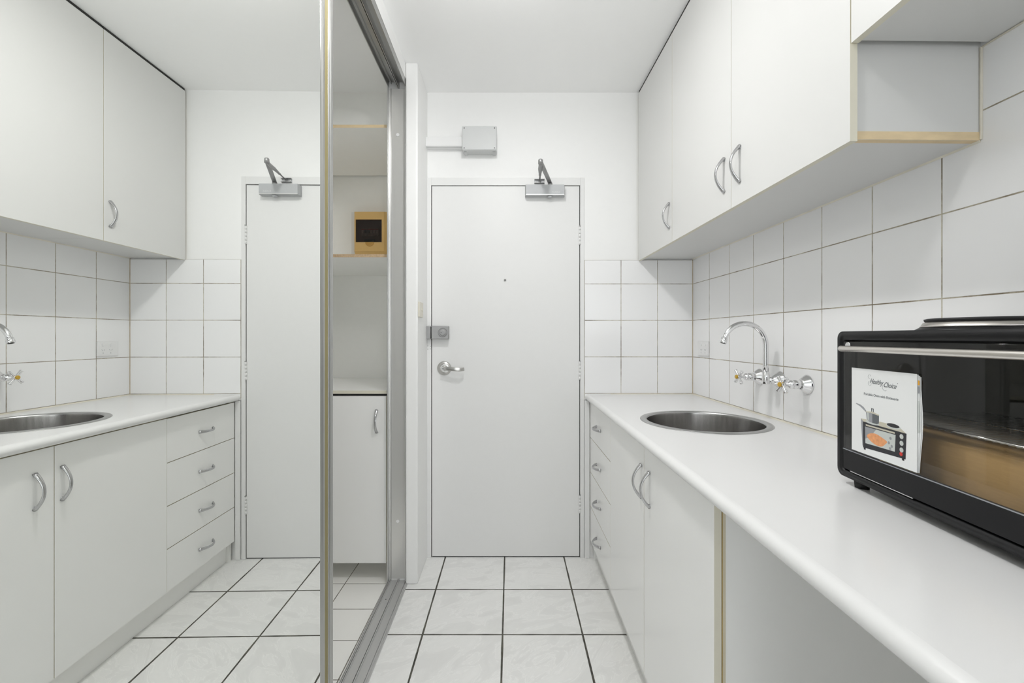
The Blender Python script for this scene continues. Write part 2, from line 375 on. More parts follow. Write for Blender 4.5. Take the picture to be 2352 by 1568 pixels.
b.lathe([(0.0042, 0.0042), (0.0042, 0.0046)], DARK, (-0.0306, 2.4622, 1.5242), (0, -1, 0), 16); b.obj('peephole', door)
# rim lock
b = MB(); b.box(-0.4297, -0.3363, 2.424, 2.4622, 1.1995, 1.2715, LOCKG, bev=0.004, seg=3)
lk = b.obj('rim_lock', door)
b = MB(); b.lathe([(0.0235, 0), (0.0235, 0.003), (0.0215, 0.004), (0.0205, 0.002), (0.018, 0.002), (0.017, 0.006), (0.012, 0.008)], LOCKG, (-0.3685, 2.4245, 1.2355), (0, -1, 0), 32)
b.lathe([(0.0246, 0.0), (0.0246, 0.0012)], DARK, (-0.3685, 2.4245, 1.2355), (0, -1, 0), 32)
b.box(-0.378, -0.372, 2.4155, 2.417, 1.2345, 1.2365, DARK); b.box(-0.3775, -0.3595, 2.4155, 2.4185, 1.2310, 1.2325, SILVERD)
b.obj('lock_knob', lk)
b = MB(); b.box(-0.4600, -0.4345, 2.424, 2.4585, 1.1995, 1.2715, LOCKG, bev=0.004, seg=3)
b.box(-0.4346, -0.4296, 2.430, 2.4585, 1.204, 1.267, DARK); b.obj('lock_keeper', trim)
# small screw holes below the lock
b = MB()
for x, z in ((-0.4545, 1.182), (-0.4410, 1.181), (-0.4545, 1.165), (-0.4410, 1.166)):
    b.lathe([(0.0018, 0), (0.0018, 0.0004)], DARK, (x, 2.4582, z-0.02), (0, -1, 0), 8)
b.obj('screw_holes', trim)
b = MB(); b.box(-0.4420, -0.4368, 2.4555, 2.4585, 1.018, 1.052, DOORP); b.obj('strike_plate', trim)
# lever handle
hx, hz = -0.3650, 1.0400
b = MB(); b.lathe([(0.0385, 0), (0.0385, 0.004), (0.034, 0.009), (0.020, 0.011)], NICKEL, (hx, 2.4622, hz), (0, -1, 0), 48)
hd = b.obj('door_handle', door)
b = MB(); b.lathe([(0.015, 0.008), (0.0135, 0.015), (0.0125, 0.040), (0.011, 0.046)], NICKEL, (hx, 2.4622, hz), (0, -1, 0), 24)
b.lathe([(0.0062, 0.046), (0.0062, 0.0475), (0.005, 0.048)], CHROME, (hx, 2.4622, hz), (0, -1, 0), 20)
pth = [(hx, 2.421, hz), (hx+0.02, 2.419, hz+0.001), (hx+0.06, 2.415, hz-0.003), (hx+0.088, 2.413, hz-0.005), (hx+0.104, 2.422, hz-0.004), (hx+0.110, 2.428, hz-0.003)]
b.sweep(pth, lambda t: rrect(-0.0045, 0.0045, -(0.011-0.002*t), (0.011-0.002*t), 0.002, 3), NICKEL, up=(0, 0, 1))
b.obj('lever', hd)

# ------------------------------------------------------------------ door closer
cl = thing('door_closer', 'silver hydraulic door closer with folding arm at the top of the entrance door', 'door closer', (0.1865, 2.462, 1.9792))
X0, X1 = -0.1032, 0.1032
b = MB(); b.prism([(X0, -0.044), (X1, -0.044), (X1+0.004, -0.030), (X1+0.006, 0), (X0-0.004, 0), (X0-0.004, -0.02)], 0.0, 0.056, SILVER, 'z')
b.box(X0, X1, -0.0455, -0.0435, 0.0, 0.0035, ALUS)
bd = b.obj('closer_body', cl)
text('lettering', 'KABA', 0.0155, GREYPL, bd, Matrix.Translation((0.038, -0.0442, 0.0105)) @ Matrix.Rotation(pi/2, 4, 'X'), sx=1.1)
b = MB(); b.lathe([(0.0135, 0), (0.0135, -0.008), (0.011, -0.0105)], SILVER, (0.027, -0.024, 0), n=24); b.obj('spindle_cap', cl)
b = MB(); b.lathe([(0.0125, 0.055), (0.0125, 0.068)], SILVERD, (0.029, -0.024, 0), n=20)
P0 = Vector((0.029, -0.024, 0.070)); P1 = Vector((-0.037, -0.232, 0.105))
b.sweep([P0+Vector((0.003, 0.012, -0.001)), P0, P0.lerp(P1, .15), P1], rrect(-0.011, 0.011, -0.0028, 0.0028, 0.001, 2), SILVERD, up=(0, 0, 1))
b.lathe([(0.012, -0.010), (0.012, 0.009), (0.009, 0.0125)], SILVERD, P1, n=22)
b.obj('main_arm', cl)
Q1 = Vector((-0.027, -0.012, 0.086))
b = MB(); path = [P1+Vector((0, 0, -0.006))+(Q1-P1+Vector((0, 0, 0.006)))*t for t in (0, .12, .3, .48, .6, .64, .7, 1.0)]
rr = [0.009, 0.010, 0.0115, 0.009, 0.0065, 0.0075, 0.0042, 0.0042]
b.sweep(path, lambda t: [(rr[round(t*7)]*cos(2*pi*k/12), 0.65*rr[round(t*7)]*sin(2*pi*k/12)) for k in range(12)], SILVERD, up=(0, 0, 1))
b.obj('forearm', cl)
b = MB(); b.box(-0.056, -0.001, -0.006, -0.0035, 0.074, 0.096, SILVER); b.box(-0.056, -0.001, -0.020, -0.004, 0.074, 0.0765, SILVERD); b.box(-0.056, -0.001, -0.020, -0.004, 0.0935, 0.096, SILVERD)
b.lathe([(0.006, 0), (0.006, 0.018)], SILVERD, (-0.027, -0.013, 0.076), n=14)
for x in (-0.048, -0.009): b.lathe([(0.0035, 0), (0.003, 0.002)], CHROME, (x, -0.0062, 0.085), (0, -1, 0), 12)
b.obj('bracket', cl)

# ------------------------------------------------------------------ junction box, trunking, bell press
jb = thing('junction_box', 'light grey square junction box with screwed lid, high on the wall above the door', 'junction box', (-0.167, 2.464, 2.211))
b = MB(); b.box(-0.090, 0.090, -0.052, 0.0, 0.002, 0.126, GREYPL, bev=0.004, seg=2)
for x in (-0.084, 0.070): b.box(x, x+0.014, -0.050, 0.0, -0.003, 0.004, GREYPL)
b.obj('box_body', jb)
b = MB(); b.box(-0.093, 0.093, -0.074, -0.051, 0, 0.128, GREYPL, bev=0.005, seg=3); lid = b.obj('lid', jb)
for x in (-0.081, 0.081):
    for z in (0.011, 0.117):
        b = MB(); b.lathe([(0.0042, 0), (0.0042, 0.001)], GREYPL, (x, -0.0738, z), (0, -1, 0), 14); b.box(x-0.003, x+0.003, -0.0752, -0.0747, z-0.003, z+0.001, DARK)
        b.obj('screw', lid)
b = MB(); b.box(-0.4605, -0.2605, 2.414, 2.464, 2.2420, 2.2916, WPL, bev=0.001, seg=1); b.box(-0.4605, -0.2605, 2.432, 2.434, 2.2405, 2.2422, GREYPL)
b.obj('cable_trunking', label='short white square cable trunking running from the left pier to the junction box', cat='cable trunking')
bp_ = MB(); bp_.box(0, 0.009, 0, 0.092, 0, 0.075, BEIGEPL, bev=0.0015, seg=2)
sw = bp_.obj('wall_switch', loc=(-0.516+0.0735-0.0125, 2.197, 1.3105), rot=TW, label='small beige switch plate on the side of the white pier beside the door', cat='switch')
b = MB(); b.lathe([(0.007, 0), (0.0065, 0.002)], BEIGEPL, (0.009, 0.058, 0.0375), (1, 0, 0), 20); b.box(0.009, 0.0112, 0.055, 0.061, 0.031, 0.044, BEIGEPL)
b.obj('switch_rocker', sw)

# ------------------------------------------------------------------ wardrobe: tracks, mirror doors
b = MB()
b.box(0.018, -0.077, wy(-0.88), wy(2.224), 0.0005, 0.004, TRACK)
for x, wd, h in ((0.016, 0.004, 0.011), (0.008, 0.0025, 0.009), (-0.024, 0.0025, 0.012), (-0.030, 0.0025, 0.012), (-0.064, 0.002, 0.009), (-0.069, 0.0025, 0.012), (-0.0755, 0.003, 0.009)):
    b.box(x-wd/2, x+wd/2, wy(-0.88), wy(2.222), 0.004, h, TRACK)
b.box(0.018, 0.024, wy(-0.88), wy(2.186), 0.0005, 0.006, TRACK)
for Y in (2.06, 1.2, 0.4): b.lathe([(0.0028, 0.0040), (0.0028, 0.0046)], DARK, (-0.047, wy(Y), 0), n=12)
b.obj('bottom_track', loc=FWR[0], rot=FWR[1], label='grooved aluminium floor track of the sliding wardrobe doors', cat='door track')
b = MB()
b.box(-0.0765, 0.0125, wy(-0.88), wy(2.222), 2.476, 2.4798, ALU)
for x, wd in ((0.0105, 0.003), (-0.024, 0.003), (-0.030, 0.003), (-0.075, 0.003)):
    b.box(x-wd/2, x+wd/2, wy(-0.88), wy(2.222), 2.4445, 2.4762, ALU)
for x in (0.000, -0.040, -0.062): b.box(x-0.0015, x+0.0015, wy(-0.88), wy(2.222), 2.466, 2.4762, ALU)
b.obj('head_track', loc=FWR[0], rot=FWR[1], label='grey aluminium double head track above the sliding wardrobe doors', cat='door track')
b = MB()
b.box(-0.0730, 0.0110, wy(2.2200), wy(2.2235), 0.013, 2.443, JAMB)
b.box(-0.0765, -0.0730, wy(2.190), wy(2.2235), 0.013, 2.443, ALUS); b.box(0.0095, 0.0125, wy(2.196), wy(2.2235), 0.013, 2.443, ALUS)
b.box(-0.064, -0.0625, wy(2.2165), wy(2.2202), 0.013, 2.443, ALU)
jc = b.obj('jamb_channel', loc=FWR[0], rot=FWR[1], label='upright aluminium channel the sliding doors close into, at the white pier', cat='door channel')
for z in (2.214, 0.298):
    b = MB(); b.lathe([(0.0085, 0), (0.0075, 0.003)], WPL, (-0.031, wy(2.2200), z), (0, -1, 0), 20); b.obj('screw_cap', jc)
def mirror_door(off, Ya, Yb, label):
    t = thing('mirror_door', label, 'mirror door', (-0.516, 1.0, 0), TW, 'mirrored sliding wardrobe doors')
    z0, z1 = 0.0125, 2.4655
    b = MB(); b.box(off-0.005, off, wy(Ya)+0.02, wy(Yb)-0.066, z0+0.03, z1-0.03, MIRROR); b.obj('mirror', t)
    def stile(Ye, s):
        pr = [(0.0, .076), (.0045, .072), (.0045, .062), (.0015, .060), (.0015, .038), (.0045, .0365), (.0045, .030), (.0085, .027), (.0085, .014), (.003, .006), (-.020, .006), (-.020, .076)]
        b = MB(); b.prism([(off+x, wy(Ye)-s*d) for x, d in pr], z0, z1, ALU, 'z'); st = b.obj('stile', t)
        b = MB(); b.box(off+0.0016, off+0.0034, wy(Ye)-s*0.0595, wy(Ye)-s*0.0385, z0, z1, OLIVE); b.obj('olive_strip', st)  # olive strip set in the recess of the stile
    stile(Yb, 1); stile(Ya, -1)
    for a, c in ((z0, z0+0.035), (z1-0.035, z1)):
        b = MB(); b.box(off-0.019, off+0.006, wy(Ya)+0.074, wy(Yb)-0.074, a, c, ALU); b.obj('rail', t)
    return t
mirror_door(0.0, 0.18, 1.300, 'mirrored sliding door in the front track, reflecting the kitchen')
mirror_door(-0.047, -0.85, 0.25, 'second mirrored sliding door in the rear track, nearer the living room')

# ------------------------------------------------------------------ wardrobe inside
def shelf(z0, z1, Yf, Yb, edge, label, extra=None):
    b = MB(); b.box(-1.249, -0.6165, Yf, Yb, z0, z1, CLOSET, faces={'-y': edge})
    if extra: extra(b)
    return b.obj('wardrobe_shelf', label=label, cat='shelf', group='shelves inside the wardrobe')
shelf(2.2522, 2.2674, 2.226, 2.886, PINE, 'upper white wardrobe shelf with a raw timber front edge')
def lip(b): b.box(-1.249, -0.9735, 2.2245, 2.2265, 1.6084, 1.6225, CREAML)
shelf(1.6084, 1.6235, 2.2270, 2.899, CHIP, 'lower wardrobe shelf with torn chipboard edge, below the yellow switchboard', lip)
cc = thing('wardrobe_cabinet', 'low white cabinet with one door inside the wardrobe', 'cabinet', (-0.93, 2.226, 0))
b = MB(); b.box(-0.315, 0.3135, 0.0, 0.672, 0.9289, 0.9451, LAM, faces={'-y': CREAML}); b.obj('cabinet_top', cc)
b = MB(); b.box(-0.315, 0.3110, 0.020, 0.672, 0.095, 0.917, LAM, faces={'-y': DARK}); b.box(-0.315, 0.3125, 0.24, 0.66, 0.0, 0.095, LAM)
b.box(-0.315, 0.3125, 0.026, 0.672, 0.917, 0.929, DARK); b.obj('carcass', cc)
b = MB(); b.box(-0.315, 0.3110, 0.0, 0.017, 0.0873, 0.9170, LAM, faces={'-x': CREAM, '+x': CREAM, '-z': CREAM}); cdoor = b.obj('door', cc)

# bow handle; local: along z, projecting to -y
def handle_mesh(L=0.112, H=0.029):
    b = MB(); n = 22; path = []
    for k in range(n+1):
        t = -1+2*k/n; path.append((0, -H*(1-abs(t)**2.0)-0.001, t*L/2))
    def pr(t):
        e = abs(2*t-1); wd = 0.0058+0.0026*e**2; th = 0.0034+0.0024*e**2
        return [(wd*cos(a), th*sin(a)) for a in [2*pi*k/12 for k in range(12)]]
    b.sweep(path, lambda t: [(y, x) for x, y in pr(t)], HANDLE, up=(1, 0, 0))
    for s in (-1, 1): b.lathe([(0.0055, 0), (0.0050, 0.003)], HANDLE, (0, 0.0008, s*(L/2-0.0055)), (0, -1, 0), 14)
    bmesh.ops.recalc_face_normals(b.bm, faces=b.bm.faces)
    me = bpy.data.meshes.new('handle'); b.bm.to_mesh(me); b.bm.free(); me.materials.append(HANDLE); return me
HME = handle_mesh()
def add_handle(parent, loc, rot):
    o = bpy.data.objects.new('handle', HME); COL.objects.link(o); o.parent = parent; o.location = loc; o.rotation_euler = rot; return o
add_handle(cdoor, (0.2630, 0, 0.7925), (0, 0, 0))

sb = thing('switchboard', 'yellow plastic switchboard with smoked window above the lower wardrobe shelf', 'switchboard', (-0.882, 2.9, 1.742))
b = MB(); b.box(-0.147, 0.112, -0.008, -0.001, -0.1175+0.115, 0.276, WPL); b.obj('backing_board', sb)
x0, x1, z0, z1, dp = -0.106, 0.080, 0.014, 0.262, 0.070
b = MB()
# hollow body with bevelled sides and window opening
bx0, bx1, bz0, bz1 = -0.112, 0.112, -0.002, 0.266
wx0, wx1, wz0, wz1 = -0.0985, 0.0670, 0.0690, 0.2130
i = b.mi(YBOX)
def ring(pts): return [b.bm.verts.new(p) for p in pts]
def rect(a, c, d, e, y): return [(a, y, d), (c, y, d), (c, y, e), (a, y, e)]
R = [ring(rect(bx0, bx1, bz0, bz1, -0.008)), ring(rect(bx0, bx1, bz0, bz1, -0.040)), ring(rect(x0, x1, z0, z1, -dp)), ring(rect(wx0, wx1, wz0, wz1, -dp)), ring(rect(wx0, wx1, wz0, wz1, -dp+0.03))]
for A, B in zip(R, R[1:]):
    for k in range(4): b.face([A[k], A[(k+1) % 4], B[(k+1) % 4], B[k]], i)
b.obj('housing', sb)
b = MB(); b.box(wx0-0.004, wx1+0.004, -0.042, -0.039, wz0-0.004, wz1+0.004, M('inner_plate', (0.30, 0.27, 0.25), 0.6)); b.obj('inner_plate', sb)
for k, (x, mm) in enumerate(((-0.060, WPL), (-0.042, INKB), (-0.022, INKB), (-0.004, WPL), (0.014, WPL), (0.032, WPL))):
    b = MB(); b.box(x-0.008, x+0.008, -0.050, -0.042, 0.112, 0.162, GREYPL, bev=0.001, seg=1); b.box(x-0.005, x+0.005, -0.056, -0.05, 0.130, 0.148, mm)
    b.box(x-0.008, x+0.008, -0.0506, -0.0499, 0.152, 0.158, INKR); b.obj('breaker', sb)
b = MB(); b.box(-0.052, 0.018, -0.0445, -0.042, 0.078, 0.092, M('green_label', (0.02, 0.08, 0.06), 0.5)); b.obj('circuit_label', sb)
b = MB(); b.box(wx0+0.002, wx1-0.002, -dp-0.001, -dp+0.001, wz0+0.002, wz1-0.002, SBGLASS); b.obj('window_lid', sb)
b = MB(); b.prism([(x, z) for x, z in circ(-0.010, 0.0690, 0.027, 24, pi, 2*pi, True)], -dp-0.0045, -dp+0.002, M('amber_catch', (0.58, 0.33, 0.08), 0.15, var=0.1), 'y'); b.obj('lid_catch', sb)

# ------------------------------------------------------------------ benchtop, sink, base units
SX, SY, SR = 0.7205, 1.669, 0.2235
def bench():
    b = MB(); i = b.mi(BENCH); x0, x1, y0, y1, t = 0.409, 0.999, -0.30, 2.4555, 0.033
    r = t/2
    # rounded front edge + underside, extruded along y
    prof = [(x0+r*1.2*(1-sin(a)), ZB-r+r*cos(a)) for a in [pi*k/14 for k in range(15)]]
    A = [b.bm.verts.new((x, y0, z)) for x, z in prof]; B = [b.bm.verts.new((x, y1, z)) for x, z in prof]
    for k in range(len(prof)-1): b.face([A[k], A[k+1], B[k+1], B[k]], i, True)
    xt = prof[0][0]; xb = prof[-1][0]
    def V(x, y, z): return b.bm.verts.new((x, y, z))
    ya, yb = SY-0.27, SY+0.27
    for z in (ZB, ZB-t):
        e0 = A[0] if z == ZB else A[-1]; e1 = B[0] if z == ZB else B[-1]
        n = 64; C = [V(SX+SR*cos(2*pi*k/n+pi/64), SY+SR*sin(2*pi*k/n+pi/64), z) for k in range(n)]
        Rr = []
        for k in range(n):
            a = 2*pi*k/n+pi/64; c, s_ = cos(a), sin(a)
            tx = ((x1-SX) if c > 0 else (SX-xt))/max(abs(c), 1e-9); ty = ((yb-SY))/max(abs(s_), 1e-9); q = min(tx, ty)
            Rr.append(V(SX+c*q, SY+s_*q, z))
        for k in range(n): b.face([C[k], C[(k+1) % n], Rr[(k+1) % n], Rr[k]], i)
        # corners
        for sx_, sy_ in ((1, 1), (-1, 1), (-1, -1), (1, -1)):
            cxp = x1 if sx_ > 0 else xt; cyp = yb if sy_ > 0 else ya
            for k in range(n):
                p, q = Rr[k].co, Rr[(k+1) % n].co
                on = lambda v: (abs(v.x-cxp) < 1e-6, abs(v.y-cyp) < 1e-6)
                if (on(p)[0] and on(q)[1] and not on(p)[1]) or (on(p)[1] and on(q)[0] and not on(p)[0]):
                    b.face([Rr[k], Rr[(k+1) % n], V(cxp, cyp, z)], i)
        for (q0, q1) in ((y0, ya), (yb, y1)): b.face([V(xt, q0, z), V(x1, q0, z), V(x1, q1, z), V(xt, q1, z)], i)
        if z == ZB: top = C
        else: bot = C
    for k in range(len(top)): b.face([top[k], top[(k+1) % 64], bot[(k+1) % 64], bot[k]], i)
    for y in (y0, y1):
        b.face([V(x, y, z) for x, z in prof]+[V(x1, y, ZB-t), V(x1, y, ZB)], i)
    b.face([V(x1, y0, ZB), V(x1, y1, ZB), V(x1, y1, ZB-t), V(x1, y0, ZB-t)], i)
    def warp(co):
        if co.x > 0.99: return Vector((co.x+AW*(D-co.y)-0.0005, co.y, co.z))
        return co
    return b, warp
b, wp = bench()
bt = b.obj('benchtop', warp=wp, label='long white laminate kitchen benchtop with a rounded front edge', cat='benchtop')
b = MB(); b.prism([(0, ZB), (-0.006, ZB), (-0.0025, ZB+0.0025), (0, ZB+0.005)], -2.75, -0.002, CAULK, 'y'); o = b.obj('sealant_bead', bt, loc=(XW-0.0006, D, 0), rot=AW)
b = MB(); b.prism([(0, ZB), (-0.003, ZB), (0, ZB+0.003)], 0.55, 0.998, CAULK, 'x'); b.obj('sealant_bead', bt, loc=(0, 2.4552, 0))

sk = thing('sink', 'round brushed steel sink set into the white benchtop', 'sink', (SX, SY, ZB))
b = MB(); b.lathe([(0.2035, -0.004), (0.2045, 0.0015), (0.2075, 0.0032), (0.222, 0.0030), (0.2275, 0.0018), (0.2285, 0.0002), (0.2225, 0.0001), (0.2225, -0.004)], RIMST, n=96, capA=False, capB=False); b.obj('rim', sk)
b = MB(); b.lathe([(0.2036, -0.003), (0.2028, -0.010), (0.200, -0.12), (0.192, -0.155), (0.165, -0.172), (0.05, -0.178), (0.035, -0.180), (0.0005, -0.180)], STEEL, n=96, capA=False, capB=False); b.obj('bowl', sk)
b = MB(); b.lathe([(0.040, -0.1785), (0.043, -0.1765), (0.040, -0.175), (0.028, -0.177), (0.0005, -0.1775)], CHROME, n=32, capA=False, capB=False)
for k in range(6): b.lathe([(0.004, 0), (0.004, 0.0004)], DARK, (0.016*cos(k*pi/3), 0.016*sin(k*pi/3), -0.1771), n=10)
b.obj('drain', sk)

ZD0, ZD1 = 0.104, 0.858
def base(name, v0, v1, label, group='white base cabinets under the benchtop'):
    return thing(name, label, 'cabinet', (0.435+0.004*v0, D-v0, 0), 0.004, group)
ds = base('drawer_cabinet', 0.013, 0.5, 'white four drawer base cabinet beside the entrance door')
b = MB(); b.box(0.018, 0.54, -0.485, -0.469, 0.104, 0.862, LAM); b.box(0.055, 0.54, -0.485, -0.469, 0, 0.104, LAM); b.box(0.018, 0.54, -0.016, 0.0, 0, 0.862, LAM); b.box(0.018, 0.54, -0.469, -0.016, 0.104, 0.120, LAM)
b.box(0.52, 0.54, -0.469, -0.016, 0.12, 0.862, LAM); b.box(0.0185, 0.05, -0.469, -0.016, 0.846, 0.862, DARK)
b.obj('carcass', ds)
zj = [ZD1, 0.665, 0.477, 0.291, ZD0]
EDG = {'-y': CREAML, '+y': CREAML, '-z': CREAM, '+z': CREAM}
for k in range(4):
    b = MB(); b.box(0, 0.016, -0.4862, -0.0005, zj[k+1]+0.0015, zj[k]-0.0015, LAM, faces=EDG, bev=0)
    dr = b.obj('drawer', ds)
    b = MB(); b.box(0.017, 0.45, -0.455, -0.03, zj[k+1]+0.02, zj[k+1]+0.13, LAM); b.obj('drawer_box', dr)
    h = add_handle(dr, (0, -0.232, (zj[k]+zj[k+1])/2-0.005), Matrix(((0, 1, 0), (0, 0, 1), (1, 0, 0))).to_euler()); h.scale = (1, 1, 0.93)
sc = base('sink_cabinet', 0.5, 1.49, 'white two door base cabinet under the round sink')
b = MB(); b.box(0.018, 0.54, -0.016, -0.001, 0.104, 0.862, LAM); b.box(0.055, 0.54, -0.016, -0.001, 0, 0.104, LAM)
b.box(0.018, 0.575, -0.990, -0.9745, 0, 0.862, LAM, faces={'-x': CREAM}); b.box(0.018, 0.54, -0.974, -0.016, 0.104, 0.12, LAM)
b.box(0.0185, 0.04, -0.50, -0.475, 0.12, 0.862, LAM); b.box(0.0185, 0.05, -0.974, -0.016, 0.85, 0.862, CREAML)
b.box(0.0185, 0.0245, -0.9912, -0.990, 0, 0.862, CREAM); b.box(0.0172, 0.0186, -0.9905, -0.9755, 0.0, 0.862, GLUE)
b.obj('carcass', sc)
for v0, v1, hv in ((0.0005, 0.4860, 0.4610), (0.4885, 0.9900, 0.5480)):
    b = MB(); b.box(0, 0.016, -v1, -v0, ZD0, ZD1, LAM, faces=EDG); d_ = b.obj('door', sc)
    add_handle(d_, (0, -hv, 0.7305), (0, 0, -pi/2))
nc = base('added_end_cabinet', 2.06, 2.74, 'added white base cabinet, unseen, shading the open space under the benchtop')  # added out of view to keep light from the space under the bench
b = MB(); b.box(0.018, 0.575, -0.66, 0.0, 0.104, 0.862, LAM); b.box(0.05, 0.54, -0.66, 0.0, 0, 0.104, LAM); b.obj('carcass', nc)
for v0, v1, hv in ((0.002, 0.329, 0.29), (0.331, 0.658, 0.37)):
    b = MB(); b.box(0, 0.016, -v1, -v0, ZD0, ZD1, LAM, faces=EDG); d_ = b.obj('door', nc); add_handle(d_, (0, -hv, 0.7305), (0, 0, -pi/2))
b = MB(); b.box(0.0345, 0.0495, -1.471, -0.0295, 0.0005, 0.103, LAM, faces={'-z': CREAM}); b.obj('kickboard', loc=FB[0], rot=FB[1], label='white kickboard along the floor under the base cabinets', cat='kickboard')
b = MB(); b.box(0.4065, 0.4335, 2.447, 2.4555, 0.0, 0.864, DOORP, bev=0.003, seg=3); b.obj('filler_strip', label='narrow rounded white filler strip between the door frame and the drawer cabinet', cat='filler strip')

# ------------------------------------------------------------------ wall cabinets
def wc(name, v0, label, zb, group='white wall cabinets above the benchtop'):
    return thing(name, label, 'wall cabinet', (XW+AW*v0, D-v0, zb), AW, group)
UT = 2.546-1.629
def wall_unit(name, v0, v1, zb, doors, label, depth=0.2835, endedge=None, skirt=0.010, hz=None):
    t = wc(name, v0, label, zb)
    H = 2.543-zb; w = v1-v0
    b = MB()
    u = -depth
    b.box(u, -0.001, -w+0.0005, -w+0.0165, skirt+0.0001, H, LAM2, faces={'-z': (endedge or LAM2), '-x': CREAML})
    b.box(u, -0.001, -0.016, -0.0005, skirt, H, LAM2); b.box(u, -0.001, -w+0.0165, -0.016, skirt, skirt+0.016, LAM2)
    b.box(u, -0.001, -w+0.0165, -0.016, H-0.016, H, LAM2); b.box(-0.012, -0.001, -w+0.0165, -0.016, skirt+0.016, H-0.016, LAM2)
    b.box(-0.2975, -0.001, -w+0.001, -0.002, H+0.0005, 2.5565-zb, DARK)  # dark filler paints the shadow gap between cabinet and ceiling
    if endedge: b.box(u+0.002, -0.002, -w-0.0007, -w+0.0006, skirt+0.0005, skirt+0.018, endedge)
    b.obj('carcass', t)
    for a, c, hv in doors:
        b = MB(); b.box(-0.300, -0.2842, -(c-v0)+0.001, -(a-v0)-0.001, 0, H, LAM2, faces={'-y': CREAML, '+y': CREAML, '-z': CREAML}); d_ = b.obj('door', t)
        if hv is not None: add_handle(d_, (-0.300, -(hv-v0), hz-zb), (0, 0, -pi/2))
    return t
wall_unit('wall_cabinet', 0.003, 0.4945, 1.629, [(0.003, 0.4945, 0.462)], 'white single door wall cabinet in the corner nearest the entrance door', hz=1.7515)
wall_unit('wall_cabinet', 0.495, 1.487, 1.629, [(0.495, 1.0045, 0.958), (1.0045, 1.5035, 1.057)], 'white two door wall cabinet above the sink and taps', endedge=PINE, hz=1.7525)
wall_unit('wall_cabinet', 1.5045, 2.75, 1.8355, [(1.5045, 2.10, None), (2.10, 2.70, None)], 'white wall cabinet hung higher than the others, above the portable oven', skirt=0.006)
# sealant under the wall cabinets
b = MB(); b.prism([(0, 1.639), (-0.004, 1.639), (0, 1.635)], -1.487, -0.003, CAULK, 'y'); b.obj('sealant_line', loc=(XW-0.0006, D, 0), rot=AW, label='yellowed sealant line where the wall cabinets meet the tiles', cat='sealant')
b = MB(); b.box(-0.005, 0, -1.4915, -1.4875, 1.640, 1.8405, CAULK, bev=0.001, seg=2)
b.box(-0.005, 0, -2.74, -1.4915, 1.8375, 1.8410, CAULK, bev=0.0015, seg=1)
b.obj('sealant_line', loc=(XW+0.0, D, 0), rot=AW, label='yellowed sealant line around the open niche beside the higher wall cabinet', cat='sealant')

# ------------------------------------------------------------------ taps
def wall_pt(v): return Vector((XW+AW*v, D-v, 0))
def tap(v, z, label):
    p = wall_pt(v); t = thing('wall_tap', label, 'tap', (p.x, p.y, z), 0, 'chrome wall taps above the sink')
    ax = (-1, 0, 0)
    b = MB(); b.lathe([(0.0335, 0.0), (0.0335, 0.002), (0.031, 0.006), (0.019, 0.022), (0.0165, 0.026)], CHROME, axis=ax, n=40); b.obj('flange', t)
    b = MB(); b.lathe([(0.0155, 0.020), (0.0150, 0.045), (0.0120, 0.047), (0.0120, 0.050), (0.0142, 0.052), (0.0142, 0.058), (0.0105, 0.060), (0.0105, 0.062), (0.0055, 0.063), (0.0055, 0.082)], CHROME, axis=ax, n=28); b.obj('spindle', t)
    b = MB(); b.lathe([(0.0085, 0.078), (0.0105, 0.083), (0.0100, 0.089), (0.0080, 0.092)], CHROME, axis=ax, n=22)
    for k in range(4):
        a = pi/4+k*pi/2+0.06; d = Vector((0, cos(a), sin(a)))
        O = Vector((-0.0855, 0, 0))
        b.sweep([O+d*r for r in (0.004, 0.012, 0.022, 0.030, 0.0335, 0.035)], lambda t: [((0.0048+0.0024*min(t, .85))*(1 if t < .95 else .55)*cos(2*pi*q/12), (0.0048+0.0024*min(t, .85))*(1 if t < .95 else .55)*sin(2*pi*q/12)) for q in range(12)], CHROME, up=(1, 0, 0))
    hd = b.obj('cross_handle', t)
    b = MB(); b.lathe([(0.0082, 0.0915), (0.0082, 0.0965), (0.0065, 0.0985)], AMBER, axis=ax, n=22); b.obj('cap', hd)
    return t
tap(0.6455, 1.0505, 'chrome cross handle wall tap nearer the entrance door, left of the spout')
tap(0.9300, 1.0495, 'chrome cross handle wall tap nearer the oven, right of the spout')
p = wall_pt(0.781); sp = thing('swivel_spout', 'tall curved chrome swivel spout on the tiled wall between the two taps', 'spout', (p.x, p.y, 1.0505))
b = MB(); b.lathe([(0.0335, 0), (0.0335, 0.002), (0.031, 0.006), (0.0215, 0.020), (0.0150, 0.031), (0.0115, 0.036), (0.0115, 0.041), (0.0095, 0.042), (0.0095, 0.056)], CHROME, axis=(-1, 0, 0), n=40); b.obj('flange', sp)
ex = 0.957-p.x
b = MB(); b.lathe([(0.0120, -0.015), (0.0132, -0.013), (0.0132, 0.026), (0.0118, 0.0275), (0.0125, 0.029), (0.0118, 0.031)], CHROME, (ex, 0, 0), n=28); b.obj('swivel_joint', sp)
R_ = 0.0795; zc = 1.1825-1.0505
path = [(ex, 0, 0.02), (ex, 0, 0.06), (ex, 0, zc-0.02)]+[(ex-R_+R_*cos(a), 0, zc+R_*sin(a)) for a in [radians(164)*k/26 for k in range(27)]]
b = MB(); b.tube(path, 0.0098, CHROME, 18); b.obj('spout_tube', sp)
a = radians(164); tip = Vector((ex-R_+R_*cos(a), 0, zc+R_*sin(a))); dr_ = Vector((-sin(a), 0, cos(a)))
b = MB(); b.lathe([(0.0105, -0.004), (0.0125, -0.001), (0.0125, 0.003), (0.0112, 0.0045), (0.0128, 0.006), (0.0128, 0.015), (0.0118, 0.0165)], CHROME, tip, dr_, n=26)
